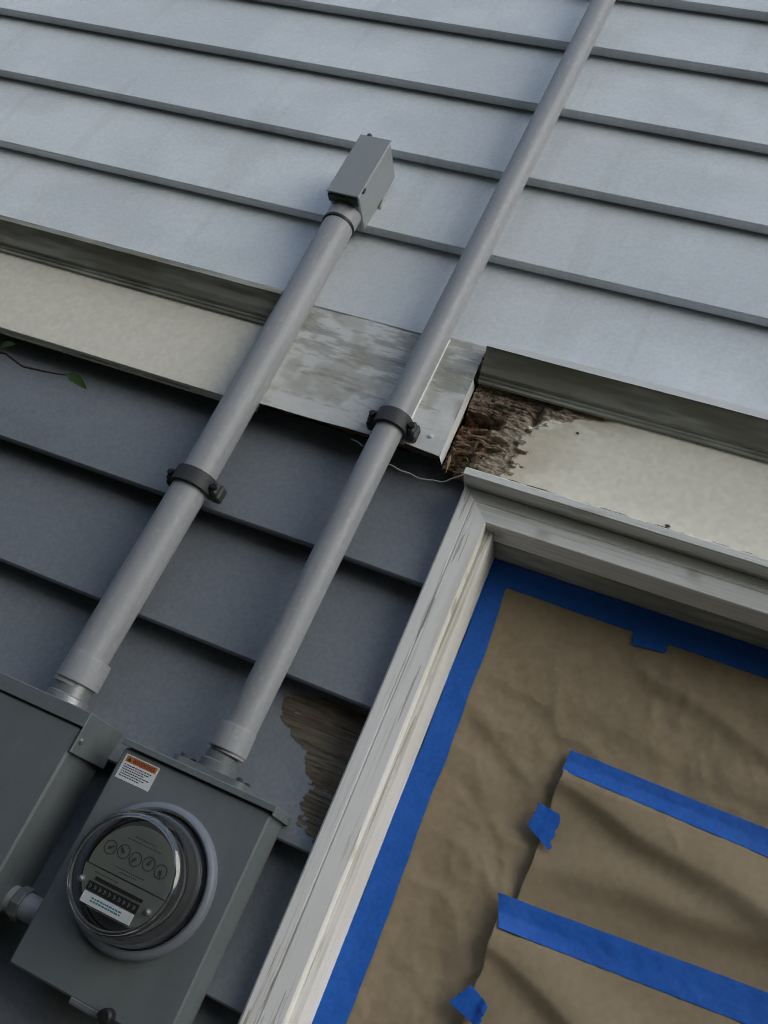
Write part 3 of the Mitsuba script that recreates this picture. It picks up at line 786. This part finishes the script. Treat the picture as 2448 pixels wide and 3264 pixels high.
ent('electric_meter__inner_rim', revolve([(0.0640, -0.1130), (0.0665, -0.1130), (0.0690, -0.1050), (0.0715, -0.0960), (0.0712, -0.0800)], MC, 'y', 64), M_GLOSSY, 40)


def disc(r, z0, z1):
    p = shapely.Point(MC[0], MC[2]).buffer(r, 48)
    return p.intersection(shapely.box(-1, z0, 0, z1))


py = -0.130
ent('electric_meter__dial_plate', extrude_y(disc(0.0545, 1.4192, 2), py, py + 0.0015), M_PLATE, False)
ent('electric_meter__name_plate', extrude_y(disc(0.0575, 0, 1.4178).intersection(shapely.box(-1, 1.3765, 0, 2)), py + 0.001, py + 0.0025), M_PLATE, False)
for k in range(5):
    cx, cz = -0.4725 + k * 0.0178, 1.4445 + (0.001 if k % 2 else -0.001)
    d = ent('electric_meter__dial', extrude_y(shapely.Point(cx, cz).buffer(0.0082).difference(shapely.Point(cx, cz).buffer(0.0072)), py - 0.0006, py - 0.0001), M_INK, False)
    an = (0.6, 2.3, 4.0, 1.2, 5.2)[k]
    ptr = Polygon([(cx + 0.0068 * math.cos(an), cz + 0.0068 * math.sin(an)), (cx + 0.0022 * math.cos(an + 2.3), cz + 0.0022 * math.sin(an + 2.3)), (cx + 0.0022 * math.cos(an - 2.3), cz + 0.0022 * math.sin(an - 2.3))])
    ent(d + '__pointer', extrude_y(ptr, py - 0.0018, py - 0.0008), M_INK, False)
tk = []
for z, xa, xb in ((1.4610, -0.458, -0.412), (1.4655, -0.450, -0.420), (1.4275, -0.455, -0.415), (1.4240, -0.448, -0.424), (1.4128, -0.476, -0.445)):
    x = xa
    while x < xb:
        w = rng.uniform(0.0012, 0.0035)
        tk.append(extrude_y(shapely.box(x, z - 0.0006, x + w, z + 0.0006), py - 0.0003 + 0.001 * (z < 1.418), py - 0.00005 + 0.001 * (z < 1.418)))
        x += w + 0.001
ent('electric_meter__dial_plate__fine_print', cat_(*tk), M_INK, False, kind='stuff')
ent('electric_meter__register', extrude_y(shapely.box(-0.4765, 1.3928, -0.4065, 1.4025), py - 0.0008, py + 0.0008), M_BLACK, False)
ent('electric_meter__register', extrude_y(shapely.box(-0.4715, 1.4055, -0.4055, 1.4090), py - 0.0004, py + 0.0008), M_BLACK, False)
tk = []
for k in range(10):
    x = -0.4735 + k * 0.0068
    tk.append(extrude_y(shapely.box(x, 1.3948, x + 0.0009, 1.4005), py - 0.0011, py - 0.0009))
    tk.append(extrude_y(shapely.box(x + 0.0018, 1.3962, x + 0.0026, 1.3992), py - 0.0011, py - 0.0009))
ent('electric_meter__register__marks', cat_(*tk), M_PLATE, False, kind='stuff')
ent('electric_meter__property_label', extrude_y(shapely.box(-0.4762, 1.3788, -0.4072, 1.3912), py - 0.0010, py + 0.0008), M_LABELW, False)
tk = []
for z in (1.3868, 1.3836):
    x = -0.4640
    while x < -0.423:
        w = rng.uniform(0.002, 0.005)
        tk.append(extrude_y(shapely.box(x, z - 0.0009, x + w, z + 0.0009), py - 0.0013, py - 0.0011))
        x += w + 0.0008
ent('electric_meter__property_label__print', cat_(*tk), M_TEAL, False, kind='stuff')
for x in (-0.4868, -0.3935):
    ent('electric_meter__screw', revolve([(0, py - 0.0050), (0.0022, py - 0.0044), (0.0036, py - 0.0025), (0.0038, py + 0.001)], (x, 0, 1.4000), 'y', 20), M_STEEL, True)

# ------------------------------------------------------------------ shrub left of the frame, one twig reaching in
mark('shrub', 'thin shrub twig with green leaves reaching in at the left edge over the grey siding', 'shrub')
tw = np.array([(-1.62, -0.30, 1.92), (-1.45, -0.22, 2.00), (-1.25, -0.14, 2.052), (-1.0872, -0.1, 2.0397), (-1.0749, -0.1, 2.0404), (-1.0305, -0.1, 2.0271), (-0.9919, -0.1, 2.0302), (-0.9535, -0.1, 2.0351), (-0.943, -0.1, 2.0385)])
ent('shrub__twig', tube(tw, np.linspace(0.0035, 0.0011, len(tw)), 8), M_STEM, True)


def leaf(base, tip, width, up, curl=0.15, n=9):
    base, tip, up = (np.asarray(a, float) for a in (base, tip, up))
    ax = tip - base
    L = np.linalg.norm(ax)
    ax /= L
    side = np.cross(ax, up)
    side /= np.linalg.norm(side)
    nrm = np.cross(side, ax)
    v, f = [], []
    for i, s in enumerate(np.linspace(0, 1, n)):
        w = width * (np.sin(np.pi * s ** 0.8) ** 0.8) * (1 + 0.10 * (i % 2)) + 1e-4
        c = base + ax * L * s + nrm * (-curl * L * s * s)
        v += [c - side * w / 2 + nrm * w * 0.18, c, c + side * w / 2 + nrm * w * 0.18]
    for i in range(n - 1):
        for k in (0, 1):
            a = i * 3 + k
            f += [(a, a + 1, a + 4), (a, a + 4, a + 3)]
    return trimesh.Trimesh(np.array(v), np.array(f), process=False)


ent('shrub__leaf', leaf((-0.9456, -0.1, 2.0393), (-0.900, -0.104, 2.0260), 0.0165, (0, -1, 0.25)), M_LEAF, True)
ent('shrub__leaf', leaf((-1.094, -0.1, 2.047), (-1.066, -0.11, 2.0595), 0.017, (0.1, -1, 0.3)), M_LEAF, True)
sm = []
for k in range(34):
    b = np.array([-2.2 + rng.normal() * 0.15, -0.85 + rng.normal() * 0.2, 0.0])
    t_ = np.array([-2.25 + rng.normal() * 0.25, -0.85 + rng.normal() * 0.35, rng.uniform(1.5, 3.3)])
    s = np.linspace(0, 1, 6)[:, None]
    sm.append(tube(b * (1 - s) + t_ * s + 0.05 * np.sin(s * 3) * rng.normal(size=3), np.linspace(0.012, 0.003, 6), 6))
sm.append(tube(np.array([(-2.1, -0.6, 1.3), (-1.85, -0.40, 1.7), (-1.62, -0.30, 1.92)]), [0.007, 0.005, 0.0036], 6))
ent('shrub__stem', cat_(*sm), M_STEM, 40)
lv = []
while len(lv) < 13000:
    c = np.array([-2.05, -0.80, 1.75]) + np.array([0.75, 0.62, 1.35]) * rng.normal(size=3) * 0.55
    if not (0.15 < c[2] < 3.8 and c[1] < -0.05 and c[0] < -1.0 - 0.72 * (c[2] - 1.2)):
        continue
    d = rng.normal(size=3) * 0.6 + np.array([0, -0.2, -0.1])
    lv.append(leaf(c, c + d / np.linalg.norm(d) * rng.uniform(0.05, 0.08), 0.032, rng.normal(size=3) + np.array([0, -0.3, 1.0]), 0.15, 4))
ent('shrub__foliage', cat_(*lv), M_LEAF, True, kind='stuff')

# ------------------------------------------------------------------ board fence closing the side yard, out of the frame to the left
M_FENCE = mat('fence_wood', (0.075, 0.06, 0.045), 0.9, 0.1)
mark('fence', 'dark board fence standing out of view to the left of the meter', 'fence')
for k in range(22):
    y = -0.10 - k * 0.145
    ent('fence__board', box(-1.64, -1.615, y - 0.14, y, 0.03, 1.86 + rng.uniform(-0.006, 0.006), 0.004), M_FENCE)
ent('fence__rail', box(-1.68, -1.642, -3.3, -0.08, 0.45, 0.54), M_FENCE)
ent('fence__rail', box(-1.68, -1.642, -3.3, -0.08, 1.45, 1.54), M_FENCE)

# ------------------------------------------------------------------ the house across the narrow side yard
mark('neighbour_house', 'dark neighbouring house across the side yard, mirrored only in the meter glass', 'house')
M_NB = mat('neighbour', (0.10, 0.095, 0.085), 0.8, 0.2)
ent('neighbour_house__wall', box(-9, 3.5, -10, -4.3, 0, 3.3), M_NB, False)
ent('neighbour_house__roof', loft([np.array([(x, -3.9, 3.25), (x, -3.9, 3.4), (x, -7.15, 5.3), (x, -10.4, 3.4), (x, -10.4, 3.25)]) for x in (-9.4, 3.9)], True, np.array([(-3.9, 3.25), (-3.9, 3.4), (-7.15, 5.3), (-10.4, 3.4), (-10.4, 3.25)])), M_SHEATH, False)
for x in (-6.0, -2.4, 1.2):
    w = ent('neighbour_house__window', box(x, x + 1.0, -4.34, -4.31, 1.3, 2.6), M_CASING, False)
    ent(w + '__pane', box(x + 0.08, x + 0.92, -4.36, -4.345, 1.38, 2.52), M_BLACK, False)
